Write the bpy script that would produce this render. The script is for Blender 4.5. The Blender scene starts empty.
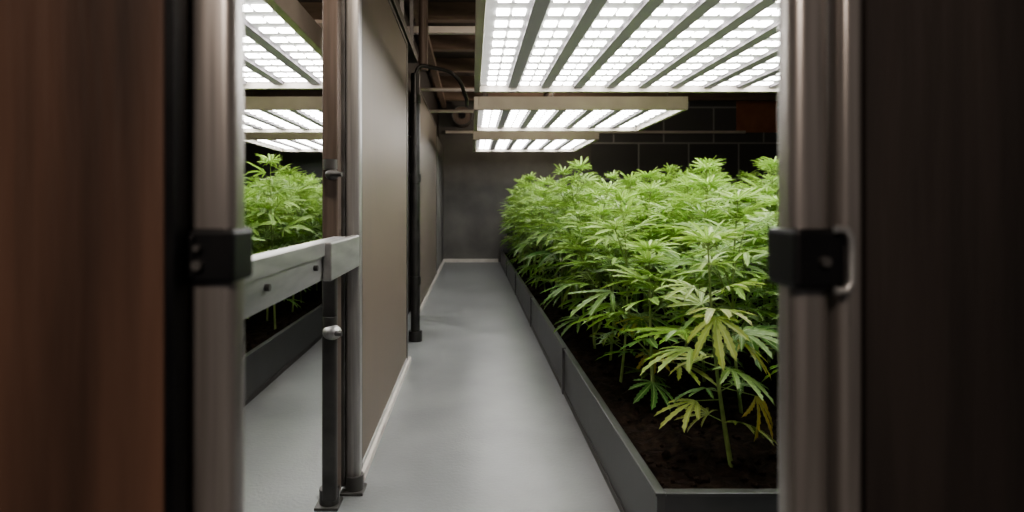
import bpy, bmesh, math, random
from mathutils import Vector, Matrix
random.seed(7)
S=bpy.context.scene
COL=S.collection

# ------------------------------------------------------------ materials
def mat_base(name):
    m=bpy.data.materials.new(name); m.use_nodes=True
    nt=m.node_tree; b=nt.nodes['Principled BSDF']; return m,nt,b
def noise_mat(name,c1,c2,scale=(1,1,1),nscale=5,rough=.5,metal=0,bump=0,detail=6,bscale=None,spec=.5):
    m,nt,b=mat_base(name); N=nt.nodes; L=nt.links
    tc=N.new('ShaderNodeTexCoord'); mp=N.new('ShaderNodeMapping'); mp.inputs['Scale'].default_value=scale
    no=N.new('ShaderNodeTexNoise'); no.inputs['Scale'].default_value=nscale; no.inputs['Detail'].default_value=detail
    cr=N.new('ShaderNodeValToRGB'); cr.color_ramp.elements[0].position=.3; cr.color_ramp.elements[1].position=.7
    cr.color_ramp.elements[0].color=(*c1,1); cr.color_ramp.elements[1].color=(*c2,1)
    L.new(tc.outputs['Object'],mp.inputs['Vector']); L.new(mp.outputs['Vector'],no.inputs['Vector'])
    L.new(no.outputs['Fac'],cr.inputs['Fac']); L.new(cr.outputs['Color'],b.inputs['Base Color'])
    b.inputs['Roughness'].default_value=rough; b.inputs['Metallic'].default_value=metal
    b.inputs['Specular IOR Level'].default_value=spec
    mr=N.new('ShaderNodeMapRange'); mr.inputs['To Min'].default_value=max(rough-.08,.02); mr.inputs['To Max'].default_value=min(rough+.1,1)
    L.new(no.outputs['Fac'],mr.inputs['Value']); L.new(mr.outputs['Result'],b.inputs['Roughness'])
    if bump:
        n2=N.new('ShaderNodeTexNoise'); n2.inputs['Scale'].default_value=bscale or nscale*6; n2.inputs['Detail'].default_value=8
        L.new(mp.outputs['Vector'],n2.inputs['Vector'])
        bp=N.new('ShaderNodeBump'); bp.inputs['Strength'].default_value=bump; bp.inputs['Distance'].default_value=.01
        L.new(n2.outputs['Fac'],bp.inputs['Height']); L.new(bp.outputs['Normal'],b.inputs['Normal'])
    return m
M={}
M['floor']=noise_mat('painted_concrete_floor',(.185,.195,.20),(.27,.28,.285),nscale=2.2,rough=.31,bump=.12,bscale=60)
M['soil']=noise_mat('soil',(.005,.0035,.003),(.028,.018,.013),nscale=25,rough=.95,bump=1,bscale=60,spec=.1)
M['wood_dark']=noise_mat('dark_stained_wood',(.030,.019,.015),(.135,.075,.052),scale=(7,7,.5),nscale=1.6,rough=.55,bump=.15,spec=.3)
M['wood_black']=noise_mat('black_brown_board',(.022,.018,.016),(.04,.031,.027),scale=(10,10,.7),nscale=2,rough=.6,bump=.1)
M['board']=noise_mat('taupe_board',(.125,.098,.078),(.175,.14,.113),scale=(8,8,.6),nscale=3,rough=.5,bump=.05)
M['board2']=noise_mat('grey_board',(.13,.105,.088),(.17,.14,.118),scale=(8,8,.6),nscale=3,rough=.5)
M['conc']=noise_mat('concrete_wall',(.10,.097,.093),(.17,.163,.155),nscale=1.6,rough=.8,bump=.2,bscale=30)
M['ceil']=noise_mat('ceiling_dark',(.05,.04,.034),(.10,.08,.065),nscale=3,rough=.9,bump=.2)
M['beam']=noise_mat('beam_wood',(.14,.10,.075),(.23,.165,.125),scale=(1,8,8),nscale=3,rough=.7)
M['steel']=noise_mat('brushed_steel',(.30,.295,.29),(.44,.43,.42),scale=(20,20,.6),nscale=4,rough=.36,metal=.5,bump=.05)
M['steel_h']=noise_mat('galvanised_steel',(.33,.33,.33),(.47,.47,.46),scale=(6,1,6),nscale=5,rough=.36,metal=.55,bump=.05)
M['steel_d']=noise_mat('dark_steel',(.07,.067,.065),(.14,.135,.13),nscale=6,rough=.42,metal=.5)
M['steel_br']=noise_mat('bronze_painted_steel',(.10,.075,.06),(.17,.13,.11),scale=(10,10,.6),nscale=4,rough=.5,metal=.2)
M['frame_door']=noise_mat('door_frame_metal',(.26,.24,.225),(.40,.37,.35),scale=(20,20,.5),nscale=4,rough=.30,metal=.6)
M['planter']=noise_mat('planter_steel',(.08,.08,.082),(.125,.125,.128),nscale=4,rough=.32,metal=.5)
M['black']=noise_mat('black_plastic',(.004,.004,.005),(.009,.009,.01),nscale=10,rough=.45,spec=.25)
M['pipe']=noise_mat('black_pipe',(.012,.012,.012),(.03,.028,.027),nscale=8,rough=.35)
M['white']=noise_mat('white_trim',(.48,.45,.42),(.62,.59,.56),nscale=6,rough=.6)
M['lframe']=noise_mat('lamp_frame',(.55,.50,.46),(.68,.63,.58),nscale=3,rough=.45,metal=.1)
M['rust']=noise_mat('red_brown_board',(.28,.12,.07),(.40,.18,.11),nscale=4,rough=.7)
def emis(name,col,st,base=(.8,.8,.8)):
    m,nt,b=mat_base(name); b.inputs['Base Color'].default_value=(*base,1)
    b.inputs['Emission Color'].default_value=(*col,1); b.inputs['Emission Strength'].default_value=st
    return m
M['led']=emis('led_bar_glow',(1,.98,.95),11.5)
M['backing']=emis('reflector_glow',(1,.97,.96),.30,(.4,.4,.4))  # reflector backing; weak emission added to brighten it between the bars
M['chan']=emis('channel_glow',(1,.95,1),.05,(.20,.18,.20))  # channel dividers; slight emission added to lift their dark undersides
# black tiled wall
m,nt,b=mat_base('black_panel_wall'); N=nt.nodes;L=nt.links
tc=N.new('ShaderNodeTexCoord'); mp=N.new('ShaderNodeMapping'); mp.inputs['Rotation'].default_value=(math.radians(90),0,0)
br=N.new('ShaderNodeTexBrick'); br.offset=.5; br.inputs['Scale'].default_value=1; br.inputs['Brick Width'].default_value=1.05; br.inputs['Row Height'].default_value=.75
br.inputs['Mortar Size'].default_value=.018; br.inputs['Color1'].default_value=(.075,.075,.078,1); br.inputs['Color2'].default_value=(.105,.105,.108,1); br.inputs['Mortar'].default_value=(.3,.3,.3,1)
L.new(tc.outputs['Object'],mp.inputs['Vector']);L.new(mp.outputs['Vector'],br.inputs['Vector']);L.new(br.outputs['Color'],b.inputs['Base Color']); b.inputs['Roughness'].default_value=.5
M['tile']=m
# leaf
m,nt,b=mat_base('cannabis_leaf'); N=nt.nodes;L=nt.links
at=N.new('ShaderNodeAttribute'); at.attribute_name='lc'
sp=N.new('ShaderNodeSeparateColor'); L.new(at.outputs['Color'],sp.inputs['Color'])
def mix(a,bb,f):
    n=N.new('ShaderNodeMix'); n.data_type='RGBA'
    for s,i in ((a,6),(bb,7)):
        if isinstance(s,tuple): n.inputs[i].default_value=(*s,1)
        else: L.new(s,n.inputs[i])
    if isinstance(f,float): n.inputs[0].default_value=f
    else: L.new(f,n.inputs[0])
    return n.outputs[2]
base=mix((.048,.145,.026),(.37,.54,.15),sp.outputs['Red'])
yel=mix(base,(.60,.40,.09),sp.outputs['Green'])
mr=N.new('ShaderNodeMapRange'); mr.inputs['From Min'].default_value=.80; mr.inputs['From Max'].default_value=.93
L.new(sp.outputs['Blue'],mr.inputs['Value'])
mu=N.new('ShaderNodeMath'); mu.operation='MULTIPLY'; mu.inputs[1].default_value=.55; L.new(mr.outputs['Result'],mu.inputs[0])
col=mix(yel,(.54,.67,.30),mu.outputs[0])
L.new(col,b.inputs['Base Color']); b.inputs['Roughness'].default_value=.36
b.inputs['Specular IOR Level'].default_value=.65
tr=N.new('ShaderNodeBsdfTranslucent'); L.new(mix(col,(.42,.68,.11),.38),tr.inputs['Color'])
ms=N.new('ShaderNodeMixShader'); ms.inputs[0].default_value=.35
L.new(b.outputs[0],ms.inputs[1]);L.new(tr.outputs[0],ms.inputs[2]);L.new(ms.outputs[0],N['Material Output'].inputs['Surface'])
M['leaf']=m
M['stem']=noise_mat('cannabis_stem',(.16,.24,.07),(.28,.36,.13),nscale=20,rough=.6)

# ------------------------------------------------------------ helpers
def empty(name,loc=(0,0,0)):
    e=bpy.data.objects.new(name,None); e.location=loc; e.empty_display_size=.1; COL.objects.link(e); return e
def link(name,me,parent=None):
    o=bpy.data.objects.new(name,me); COL.objects.link(o)
    if parent: o.parent=parent
    return o
def box(name,x0,x1,y0,y1,z0,z1,mat,parent=None,bev=0,seg=2):
    bm=bmesh.new(); bmesh.ops.create_cube(bm,size=1)
    c=Vector(((x0+x1)/2,(y0+y1)/2,(z0+z1)/2))
    for v in bm.verts: v.co=Vector((v.co.x*(x1-x0),v.co.y*(y1-y0),v.co.z*(z1-z0)))
    if bev: bmesh.ops.bevel(bm,geom=bm.edges[:],offset=bev,segments=seg,profile=.5,affect='EDGES')
    me=bpy.data.meshes.new(name); bm.to_mesh(me); bm.free(); me.materials.append(M[mat])
    if bev and seg>2:
        for p in me.polygons: p.use_smooth=True
    o=link(name,me,parent); o.location=c
    if parent: o.location=c-parent.location
    return o
def tube(name,pts,r,mat,parent=None,res=6,smooth=False):
    cu=bpy.data.curves.new(name,'CURVE'); cu.dimensions='3D'; cu.bevel_depth=r; cu.bevel_resolution=res; cu.use_fill_caps=True
    s=cu.splines.new('BEZIER' if smooth else 'POLY')
    if smooth:
        s.bezier_points.add(len(pts)-1)
        for p,q in zip(s.bezier_points,pts): p.co=q; p.handle_left_type=p.handle_right_type='AUTO'
    else:
        s.points.add(len(pts)-1)
        for p,q in zip(s.points,pts): p.co=(*q,1)
    cu.materials.append(M[mat])
    tmp=bpy.data.objects.new('t',cu); COL.objects.link(tmp)
    dg=bpy.context.evaluated_depsgraph_get(); me=bpy.data.meshes.new_from_object(tmp.evaluated_get(dg))
    bpy.data.objects.remove(tmp); me.name=name
    for p in me.polygons: p.use_smooth=True
    o=link(name,me,parent)
    if parent: o.location=-parent.location
    return o
def rod(name,a,b,r,mat,parent=None): return tube(name,[a,b],r,mat,parent)

# ------------------------------------------------------------ room shell
YB=12.6; ZC=3.5; XL=-5.2; XR=6.6
box('floor',XL,XR,-2.5,YB+.1,-.1,0,'floor')
box('ceiling',XL,XR,-2.5,YB+.1,ZC,ZC+.1,'ceil')
box('wall_back',-.78,2.5,YB,YB+.1,0,ZC,'conc')
box('wall_back_right',2.5,XR,YB,YB+.1,0,ZC,'tile')
box('wall_back_left',XL,-.78,YB,YB+.1,0,ZC,'tile')
box('wall_left',XL-.1,XL,-2.5,YB+.1,0,ZC,'wood_black')
box('wall_right',XR,XR+.1,-2.5,YB+.1,0,ZC,'wood_black')
box('wall_front_left',XL,-.36,.76,.84,0,ZC,'wood_black')
box('wall_front_right',.46,XR,.70,.84,0,ZC,'wood_black')
box('wall_partition',-.80,-.70,4.60,YB,0,ZC,'wood_black')
box('baseboard_back',-.62,.55,YB-.03,YB,0,.07,'white')
box('trim_1',-.505,-.466,2.60,4.60,0,.04,'white',bev=.004)
box('trim_2',-.62,-.572,6.6,YB-.04,0,.06,'white',bev=.004)
jo=empty('ceiling_joists')
for i in range(9):
    box('joist',XL+.02,XR-.02,1.6+i*1.3,1.72+i*1.3,ZC-.2,ZC-.001,'beam',jo)
for x in (-.62,.2,1.4):
    box('runner',x,x+.09,.9,YB-.05,ZC-.29,ZC-.2,'beam' if x<.2 else 'ceil',jo)

# ------------------------------------------------------------ corridor partition panels
def panel(name,X,y0,y1,z1,mat,th=.05):
    e=empty(name,(X-th,(y0+y1)/2,0))
    box('board',X-th,X-.006,y0+.03,y1-.03,.06,z1-.03,mat,e)
    f='steel_d'
    box('stile_near',X-th,X,y0,y0+.03,.035,z1,f,e,.003); box('stile_far',X-th,X,y1-.05,y1,.035,z1,f,e,.003)
    box('rail_top',X-th,X,y0+.03,y1-.05,z1-.03,z1,f,e,.003); box('rail_bottom',X-th,X,y0+.03,y1-.05,.035,.06,'steel_h',e,.003)
    return e
panel('sliding_door_panel',-.483,2.62,4.53,2.42,'board')
panel('sliding_door_panel',-.58,6.7,9.9,2.5,'board2')
box('wall_panel_back',-.70,-.60,9.95,YB-.01,0,2.4,'conc')
t=empty('overhead_door_track',(-.5,3.6,2.5))
box('channel',-.56,-.47,2.62,5.2,2.43,2.50,'steel_d',t,.004)
for y in (2.7,4.4,5.1): box('hanger',-.53,-.50,y,y+.04,2.50,3.3,'steel_d',t)

# metal frame with rail on the left
fr=empty('metal_guard_frame',(-.53,2.45,0))
box('post_rear',-.60,-.537,2.40,2.47,.03,3.2,'steel_br',fr,.006)
box('post_web',-.565,-.528,2.49,2.55,.03,3.2,'steel_d',fr,.004)
box('post_front',-.528,-.468,2.50,2.56,.03,3.2,'steel',fr,.012,3)
box('post_lower',-.592,-.534,2.36,2.398,.03,1.0,'steel_d',fr,.01,3)
box('rail',-.56,-.50,.90,2.40,.945,1.075,'steel_h',fr,.010,3)
box('rail_lip',-.50,-.468,2.0,2.499,.945,1.075,'steel_h',fr,.006)
box('rail_flange',-.497,-.490,.9,2.0,1.03,1.075,'steel_h',fr)
for y in (1.0,1.45,1.9,2.3): rod('bolt',(-.50,y,1.0),(-.488,y,1.0),.009,'steel_d',fr)
for z in (.70,1.32):
    bm=bmesh.new(); bmesh.ops.create_uvsphere(bm,u_segments=16,v_segments=12,radius=.038 if z<1 else .028)
    for v in bm.verts: v.co.z*=.8
    me=bpy.data.meshes.new('coupling'); bm.to_mesh(me); bm.free(); me.materials.append(M['steel_d' if z>1 else 'steel'])
    for p in me.polygons:p.use_smooth=True
    o=link('coupling',me,fr); o.location=Vector((-.55,2.36,z))-fr.location
    rod('coupling_collar',(-.56,2.37,z+.02),(-.56,2.37,z+.06),.028,'steel_d',fr)
    rod('coupling_bolt',(-.55,2.34,z),(-.505,2.33,z),.010,'steel_d',fr)
for x,y in ((-.57,2.40),(-.495,2.52)):
    box('foot_plate',x-.05,x+.045,y-.05,y+.05,0,.012,'steel_d',fr,.003)
    rod('foot_collar',(x,y,.01),(x,y,.07),.04,'steel_d',fr)
box('post_near',-.57,-.51,.86,.90,0,3.2,'steel_d',fr)

# ------------------------------------------------------------ planters
def soil(name,x0,x1,y0,y1,z,parent):
    nx=int((x1-x0)/.045); ny=int((y1-y0)/.045)
    bm=bmesh.new(); vs=[]
    from mathutils import noise
    for j in range(ny+1):
        row=[]
        for i in range(nx+1):
            x=x0+(x1-x0)*i/nx; y=y0+(y1-y0)*j/ny
            h=noise.noise(Vector((x*3,y*3,0)))*.035+noise.noise(Vector((x*14,y*14,3)))*.03+random.uniform(-.009,.009)
            row.append(bm.verts.new((x,y,z+h)))
        vs.append(row)
    for j in range(ny):
        for i in range(nx): bm.faces.new((vs[j][i],vs[j][i+1],vs[j+1][i+1],vs[j+1][i]))
    # clods
    for k in range(1800):
        x=random.uniform(x0+.05,x1-.05); y=y0+.05+(random.random()**2.2)*(y1-y0-.10); r=random.uniform(.006,.022)
        mm=Matrix.Translation((x,y,z+.01))@Matrix.Rotation(random.random()*6,4,'Z')@Matrix.Diagonal((r,r*.8,r*.7,1))
        bmesh.ops.create_icosphere(bm,subdivisions=1,radius=1,matrix=mm)
    me=bpy.data.meshes.new(name); bm.to_mesh(me); bm.free(); me.materials.append(M['soil'])
    o=link(name,me,parent); o.location=-parent.location
def planter(x0,x1,y0,y1):
    e=empty('raised_planter_bed',((x0+x1)/2,(y0+y1)/2,0)); h=.29; t=.025
    box('side_left',x0,x0+t,y0,y1,0,h-.012,'planter',e); box('side_right',x1-t,x1,y0,y1,0,h-.012,'planter',e)
    box('end_front',x0+t,x1-t,y0,y0+t,0,h-.012,'planter',e); box('end_back',x0+t,x1-t,y1-t,y1,0,h-.012,'planter',e)
    l=.028
    box('rim_left',x0-.006,x0+l,y0-.006,y1+.006,h-.012,h,'planter',e,.003); box('rim_right',x1-l,x1+.006,y0-.006,y1+.006,h-.012,h,'planter',e,.003)
    box('rim_front',x0+l,x1-l,y0-.006,y0+l,h-.012,h,'planter',e,.003); box('rim_back',x0+l,x1-l,y1-l,y1+.006,h-.012,h,'planter',e,.003)
    box('skirt_left',x0-.006,x0,y0,y1,0,.03,'steel_d',e); box('skirt_right',x1,x1+.006,y0,y1,0,.03,'steel_d',e)
    y=y0+1.9
    while y<y1-.3:
        box('joint_strap',x0-.014,x0+.01,y,y+.05,0,h+.006,'planter',e,.003)
        box('joint_strap',x1-.01,x1+.014,y,y+.05,0,h+.006,'planter',e,.003); y+=2.1
    soil('soil',x0+t,x1-t,y0+t,y1-t,.215,e)
planter(.586,3.3,1.90,12.3)
planter(-3.6,-1.36,1.5,12.3)

# ------------------------------------------------------------ cannabis plants
class PB:
    def __init__(s): s.v=[];s.f=[];s.c=[];s.m=[]
def leaflet(P,mtx,ang,length,width,light,yel,droop,segs=7):
    ca,sa=math.cos(ang),math.sin(ang); n=segs*2; b0=len(P.v); off=random.uniform(-.12,.12)
    for k in range(n+1):
        t=k/n; w=width*1.95*(max(t,.02)**.75)*((1-t)**.62)
        se=1.0 if k%2==0 else .68; sh=.035*length if k%2==0 else 0
        z=.10*length*t-droop*length*t*t; s=t*length; b_=off*length*t*t
        for side in (-1,0,1):
            if side==0: lx,ly,lz,B=s,b_,z,1.
            else: lx,ly,lz,B=min(s+sh,length*1.0),b_+side*w*se,z+w*.32,0.
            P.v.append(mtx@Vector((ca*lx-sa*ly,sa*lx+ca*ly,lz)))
            tipy=yel*(.55+.45*t); P.c.append((light,min(1,tipy),B,1))
    for k in range(n):
        a=b0+k*3
        P.f.append((a,a+3,a+4,a+1)); P.m.append(0); P.f.append((a+1,a+4,a+5,a+2)); P.m.append(0)
def stick(P,a,b,r0,r1,sides=4):
    d=(b-a).normalized(); u=d.orthogonal().normalized(); w=d.cross(u); b0=len(P.v)
    for p,r in ((a,r0),(b,r1)):
        for i in range(sides):
            an=i/sides*2*math.pi; P.v.append(p+u*math.cos(an)*r+w*math.sin(an)*r); P.c.append((.5,0,0,1))
    for i in range(sides):
        j=(i+1)%sides; P.f.append((b0+i,b0+j,b0+sides+j,b0+sides+i)); P.m.append(1)
def leaf(P,pos,az,pitch,size,light,yel=0,blade=None,pet=None,roll=0,nl=None):
    pet=size*.42 if pet is None else pet
    d=Vector((math.cos(az)*math.cos(pitch),math.sin(az)*math.cos(pitch),math.sin(pitch)))
    tip=pos+d*pet
    stick(P,pos,tip,.0030,.0018)
    bp=(pitch-random.uniform(.0,.48)) if blade is None else blade
    mtx=Matrix.Translation(tip)@Matrix.Rotation(az+random.uniform(-.2,.2),4,'Z')@Matrix.Rotation(-bp,4,'Y')@Matrix.Rotation(roll,4,'X')
    nl=nl or (7 if size>.11 else 5)
    A=[0,.50,.98,1.6] ; LN=[1,.9,.68,.4]
    for i in range((nl+1)//2):
        for s in ((1,) if i==0 else (1,-1)):
            a=(A[i]+random.uniform(-.07,.07))*s; l=size*LN[i]*random.uniform(.93,1.05)
            leaflet(P,mtx,a,l,l*.092+size*.020,light,yel,random.uniform(.12,.45))
def plant(seed,H=1.2,yel=0.,hero=False):
    random.seed(seed); P=PB()
    top=Vector((random.uniform(-.06,.06),random.uniform(-.06,.06),H))
    bend=Vector((random.uniform(-.05,.05),random.uniform(-.05,.05),0))
    def sp(t): return Vector((0,0,0)).lerp(top,t)+bend*math.sin(t*math.pi)
    for k in range(10): stick(P,sp(k/10),sp((k+1)/10),.010*(1-k/14),.010*(1-(k+1)/14),6)
    az=random.random()*6; nodes=8 if hero else 10
    for k in range(nodes):
        t=.20+.78*(k/(nodes-1))**.9; p=sp(t); az+=math.pi/2+random.uniform(-.3,.3)
        size=.29*(1-.58*max(0,(t-.55)/.45)**1.3)*random.uniform(.80,1.12)
        if hero: size*=.84
        if t<.35: size*=.76
        pitch=.08+1.05*max(0,t-.35)**1.2+random.uniform(-.2,.25)
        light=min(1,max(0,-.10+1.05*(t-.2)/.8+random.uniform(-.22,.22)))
        for s in (0,math.pi):
            y=yel*(random.random()**2)*(1.2-t) if yel else (.35*random.random()**2 if t<.4 else 0)
            leaf(P,p,az+s+random.uniform(-.2,.2),pitch,size,light,y,roll=random.uniform(-.4,.4))
            if .28<t<.86 and random.random()<(.25 if hero else .46):
                bl=(.36*(1-t)+.10)*random.uniform(.7,1.2)*H/1.1; ba=az+s+.35; bp=.95+random.uniform(-.15,.25)
                d=Vector((math.cos(ba)*math.cos(bp),math.sin(ba)*math.cos(bp),math.sin(bp)))
                e=p+d*bl; stick(P,p,e,.004,.003); a2=random.random()*6
                for q in (.65,1.0):
                    a2+=math.pi/2
                    for s2 in (0,math.pi):
                        leaf(P,p.lerp(e,q),a2+s2+random.uniform(-.3,.3),.2+.5*q+random.uniform(-.2,.2),size*(.78 if q<1 else .52)*random.uniform(.85,1.1),min(1,light+.22*q+random.uniform(-.1,.1)),y*.4,roll=random.uniform(-.3,.3))
    p=sp(1.)
    for i in range(9):
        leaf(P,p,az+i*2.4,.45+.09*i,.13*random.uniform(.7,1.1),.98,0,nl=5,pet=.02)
    if hero:
        # large fan leaves hanging towards the aisle / camera side
        leaf(P,sp(.66),-math.pi/2-.25,.25,.21,.9,.28,blade=-.75,pet=.12,nl=7)
        leaf(P,sp(.36),-math.pi/2+.8,-.1,.17,.6,1.0,blade=-1.2,pet=.14,nl=5)
        leaf(P,sp(.30),math.pi+.35,.1,.20,.7,.3,blade=-.35,pet=.12,nl=5)
        leaf(P,sp(.55),-.3,.1,.18,.6,.6,blade=-.7,pet=.10,nl=7)
        leaf(P,sp(.50),math.pi+.1,.3,.24,.8,.1,blade=-.1,pet=.10,nl=7)
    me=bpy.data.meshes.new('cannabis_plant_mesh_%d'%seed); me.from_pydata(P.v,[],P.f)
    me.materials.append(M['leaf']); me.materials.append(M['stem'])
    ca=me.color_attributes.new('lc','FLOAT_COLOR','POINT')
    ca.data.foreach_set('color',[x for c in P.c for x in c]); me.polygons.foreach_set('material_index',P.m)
    me.update(); return me
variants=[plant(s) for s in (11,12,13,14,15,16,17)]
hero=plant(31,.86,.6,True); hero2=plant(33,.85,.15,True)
random.seed(99)
zs=.205
def put(me,x,y,sc,rot,parent=None,name='plant'):
    o=link(name,me,parent); o.location=Vector((x,y,zs))-(parent.location if parent else Vector()); o.rotation_euler=(random.uniform(-.06,.06),random.uniform(-.06,.06),rot); o.scale=(sc[0],sc[0],sc[1]); return o
def crop(x0,x1,y0,y1,name,e=None):
    e=e or empty(name,((x0+x1)/2,(y0+y1)/2,zs)); y=y0; j=0
    while y<y1:
        x=x0+(.12 if j%2 else 0)
        while x<x1:
            f=min(1,.86+.10*max(0,y-y0)/1.2)
            h=f*random.uniform(.86,1.14)
            put(random.choice(variants),x+random.uniform(-.07,.08),y+random.uniform(-.08,.08),(random.uniform(.88,1.05),h),random.random()*6.28,e)
            x+=.43
        y+=.41; j+=1
    return e
e=crop(.80,3.15,3.36,12.1,'cannabis_plants')
put(hero,.985,2.28,(.95,.98),0,e)
put(variants[1],1.42,2.33,(.8,.75),1.0,e)
put(hero2,.88,2.90,(1.15,.90),2.0,e)
put(variants[2],1.28,2.85,(.9,.84),2.2,e); put(variants[4],1.72,2.9,(.9,.9),3.2,e); put(variants[5],2.15,2.9,(.9,.9),1.2,e)
crop(-3.45,-1.50,1.9,12.1,'cannabis_plants')

# ------------------------------------------------------------ grow lights
def bars(name,rects,z0,z1,mat,e):
    bm=bmesh.new()
    for (a,b,c,d) in rects:
        bmesh.ops.create_cube(bm,size=1,matrix=Matrix.Translation(((a+b)/2,(c+d)/2,(z0+z1)/2))@Matrix.Diagonal((b-a,d-c,z1-z0,1)))
    me=bpy.data.meshes.new(name); bm.to_mesh(me); bm.free(); me.materials.append(M[mat])
    o=link(name,me,e); o.location=-e.location
def lamp(x0,x1,y0,y1,z=2.2,th=.14):
    e=empty('grow_light_panel',((x0+x1)/2,(y0+y1)/2,z)); w=.05
    box('frame_left',x0,x0+w,y0,y1,z,z+th,'lframe',e,.004); box('frame_right',x1-w,x1,y0,y1,z,z+th,'lframe',e,.004)
    box('frame_near',x0+w,x1-w,y0,y0+w,z,z+th,'lframe',e,.004); box('frame_far',x0+w,x1-w,y1-w,y1,z,z+th,'lframe',e,.004)
    box('reflector_backing',x0+w,x1-w,y0+w,y1-w,z+.06,z+.08,'backing',e)
    n=max(1,round((x1-x0-2*w)/.30)); cw=(x1-x0-2*w)/n; R=[];C=[]
    m=round((y1-y0-2*w)/.21); rh=(y1-y0-2*w)/m
    for i in range(n):
        a=x0+w+i*cw
        if i: C.append((a-.04,a+.04,y0+w,y1-w))
        k=2; sw=(cw-.11)/k
        for j in range(m):
            for q in range(k):
                R.append((a+.055+q*sw+.010,a+.055+(q+1)*sw-.010,y0+w+j*rh+.085,y0+w+(j+1)*rh-.04))
    bars('led_bars',R,z+.05,z+.06,'led',e)
    if C: bars('channels',C,z+.035,z+.059,'chan',e)
    for x in (x0+.15,x1-.15):
        for y in (y0+.2,y1-.2): rod('hanging_cable',(x,y,z+th-.01),(x,y,ZC),.006,'steel_d',e)
    return e
lamp(.02,3.0,1.6,5.35); lamp(.02,2.27,6.3,8.15); lamp(.02,1.95,9.2,11.3)
lamp(-3.3,-.97,1.6,5.2); lamp(-3.6,-.97,6.3,8.3); lamp(-3.6,-1.0,9.2,11.3)

# ------------------------------------------------------------ pipes etc.
pp=empty('black_drain_pipe',(-.5,5,0))
rod('pipe',(-.50,5.3,.08),(-.50,5.3,2.36),.040,'pipe',pp)
rod('foot_flange',(-.50,5.3,.0),(-.50,5.3,.09),.06,'pipe',pp)
for z in (.5,1.4,2.1): rod('pipe_coupling',(-.50,5.3,z),(-.50,5.3,z+.07),.050,'pipe',pp)
tube('pipe_elbow',[(-.50,5.3,2.34),(-.46,5.3,2.42),(-.36,5.32,2.42),(-.15,5.4,2.36),(-.06,5.5,2.2),(-.05,5.7,2.15)],.018,'pipe',pp,smooth=True)
rod('wall_clip',(-.70,5.3,1.8),(-.50,5.3,1.8),.015,'pipe',pp)
cp=empty('copper_conduit',(-.4,5.6,3))
rod('conduit',(-.47,5.8,2.5),(-.47,5.8,ZC-.2),.045,'steel_br',cp)
rod('conduit_bracket',(-.70,5.8,2.6),(-.47,5.8,2.6),.02,'steel_br',cp)
b_=empty('overhead_cross_beam',(0,6,2.9)); box('beam',-.70,.6,6.0,6.06,2.92,2.99,'lframe',b_,.004)
for x in (-.6,.5): rod('hanger',(x,6.03,2.98),(x,6.03,ZC),.008,'steel_d',b_)
for (y,z,x1) in ((7.6,2.66,.9),(8.7,2.56,1.2)):
    b_=empty('electrical_conduit',(0,y,z)); rod('conduit',(-.70,y,z),(x1,y,z),.024,'lframe',b_); rod('drop',(x1-.03,y,z),(x1-.03,y,ZC),.01,'steel_h',b_)
b_=empty('wall_pipe',(3,YB-.08,2.74)); rod('pipe',(-.55,YB-.08,2.72),(5.7,YB-.08,2.72),.032,'lframe',b_)
for x in (0,1.5,3,4.5,5.6): rod('clip',(x,YB-.08,2.72),(x,YB+.01,2.72),.015,'steel_d',b_)
fan=empty('exhaust_duct_fan',(-.22,12.3,3.1))
rod('housing',(-.2,12.2,3.02),(-.2,YB,3.02),.2,'steel_br',fan); rod('hub',(-.2,12.15,3.02),(-.2,12.2,3.02),.07,'black',fan)
tube('rim',[(-.2+.2*math.cos(a*math.pi/12),12.2,3.02+.2*math.sin(a*math.pi/12)) for a in range(25)],.02,'steel_d',fan)
box('wooden_wall_board',5.55,6.40,YB-.03,YB,2.72,3.48,'rust')

# ------------------------------------------------------------ foreground doorway
d=empty('door_1',(-.8,.66,0))
box('leaf',-1.35,-.339,.66,.69,.01,2.3,'wood_dark',d,.004)
box('edge_strip',-.338,-.328,.66,.69,.01,2.3,'black',d)
f=empty('door_frame',(0,.72,0))
box('post_left',-.349,-.282,.71,.755,0,2.6,'frame_door',f,.014,5)
box('post_right',.378,.428,.71,.755,0,2.6,'frame_door',f,.018,5)
box('post_right_outer',.431,.459,.700,.75,0,2.6,'frame_door',f,.010,5)
box('head',-.349,.459,.71,.755,2.6,2.68,'frame_door',f)
h=f
box('clamp_band',-.340,-.278,.698,.765,1.108,1.172,'black',h,.006)
box('clamp_tab',-.347,-.322,.694,.705,1.114,1.166,'black',h,.004)
rod('clamp_bolt',(-.318,.698,1.130),(-.318,.690,1.130),.006,'steel_d',h)
rod('clamp_bolt',(-.318,.698,1.150),(-.318,.690,1.150),.004,'steel_d',h)
box('clamp_band',.373,.432,.692,.762,1.102,1.172,'black',h,.006)
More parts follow.
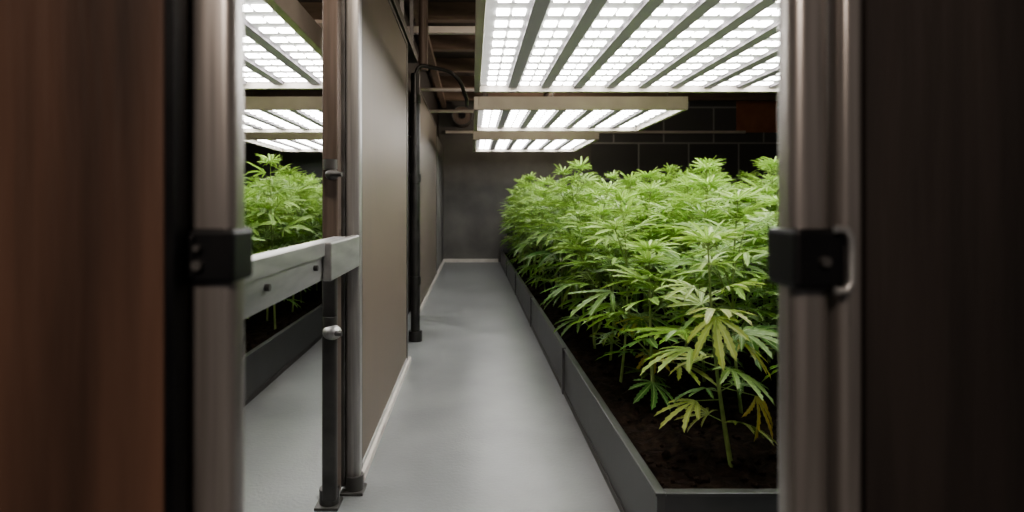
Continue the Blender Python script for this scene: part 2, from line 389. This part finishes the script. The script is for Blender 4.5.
rod('clamp_bolt',(.405,.692,1.135),(.405,.684,1.135),.006,'steel_d',h)
tube('clamp_loop',[(.415,.686,1.172),(.428,.686,1.172),(.434,.686,1.162),(.434,.686,1.112),(.428,.686,1.102),(.415,.686,1.102)],.0045,'steel_h',h)

# ------------------------------------------------------------ lights
def area(name,loc,size,power,col,rot):
    l=bpy.data.lights.new(name,'AREA'); l.size=size; l.energy=power; l.color=col
    o=bpy.data.objects.new(name,l); o.location=loc; o.rotation_euler=rot; COL.objects.link(o)
def fill_point(name,loc,power,col=(1,.84,.68)):
    l=bpy.data.lights.new(name,'POINT'); l.shadow_soft_size=.08; l.energy=power; l.color=col
    o=bpy.data.objects.new(name,l); o.location=loc; COL.objects.link(o)
area('anteroom_fill',(-.3,-1.3,2.4),.5,25,(1,.86,.75),(math.radians(48),0,math.radians(4)))  # unseen fill added behind the camera to light door wood and posts
area('frame_face_fill',(-.2,.95,3.2),.4,34,(1,.86,.72),(math.radians(88),0,0))  # added fill, aimed forward to brighten near faces of the panel frames
for p,e_ in (((1.5,4.5,2.9),14),((1.2,7.3,2.9),18),((1.2,10.6,2.7),34),((-2,4.3,2.9),14),((-2.2,7.4,2.9),14)): fill_point('room_fill',p,e_)  # added fills hidden above the panels, lifting ceiling, pipes and back wall
w=bpy.data.worlds.new('World'); S.world=w; w.use_nodes=True
w.node_tree.nodes['Background'].inputs[0].default_value=(.6,.6,.65,1); w.node_tree.nodes['Background'].inputs[1].default_value=.05

# ------------------------------------------------------------ camera
c=bpy.data.cameras.new('camera'); co=bpy.data.objects.new('camera',c); COL.objects.link(co); S.camera=co
co.location=(0,0,1.2); co.rotation_euler=(math.radians(90),0,0)
c.sensor_width=36; c.lens=600/1024*36; c.clip_start=.02
c.shift_x=(512-472)/1024; c.shift_y=-(256-205)/1024
c.dof.use_dof=True; c.dof.focus_distance=3.0; c.dof.aperture_fstop=2.4
S.view_settings.view_transform='AgX'
S.view_settings.exposure=.5
try: S.view_settings.look='AgX - Medium High Contrast'
except: pass
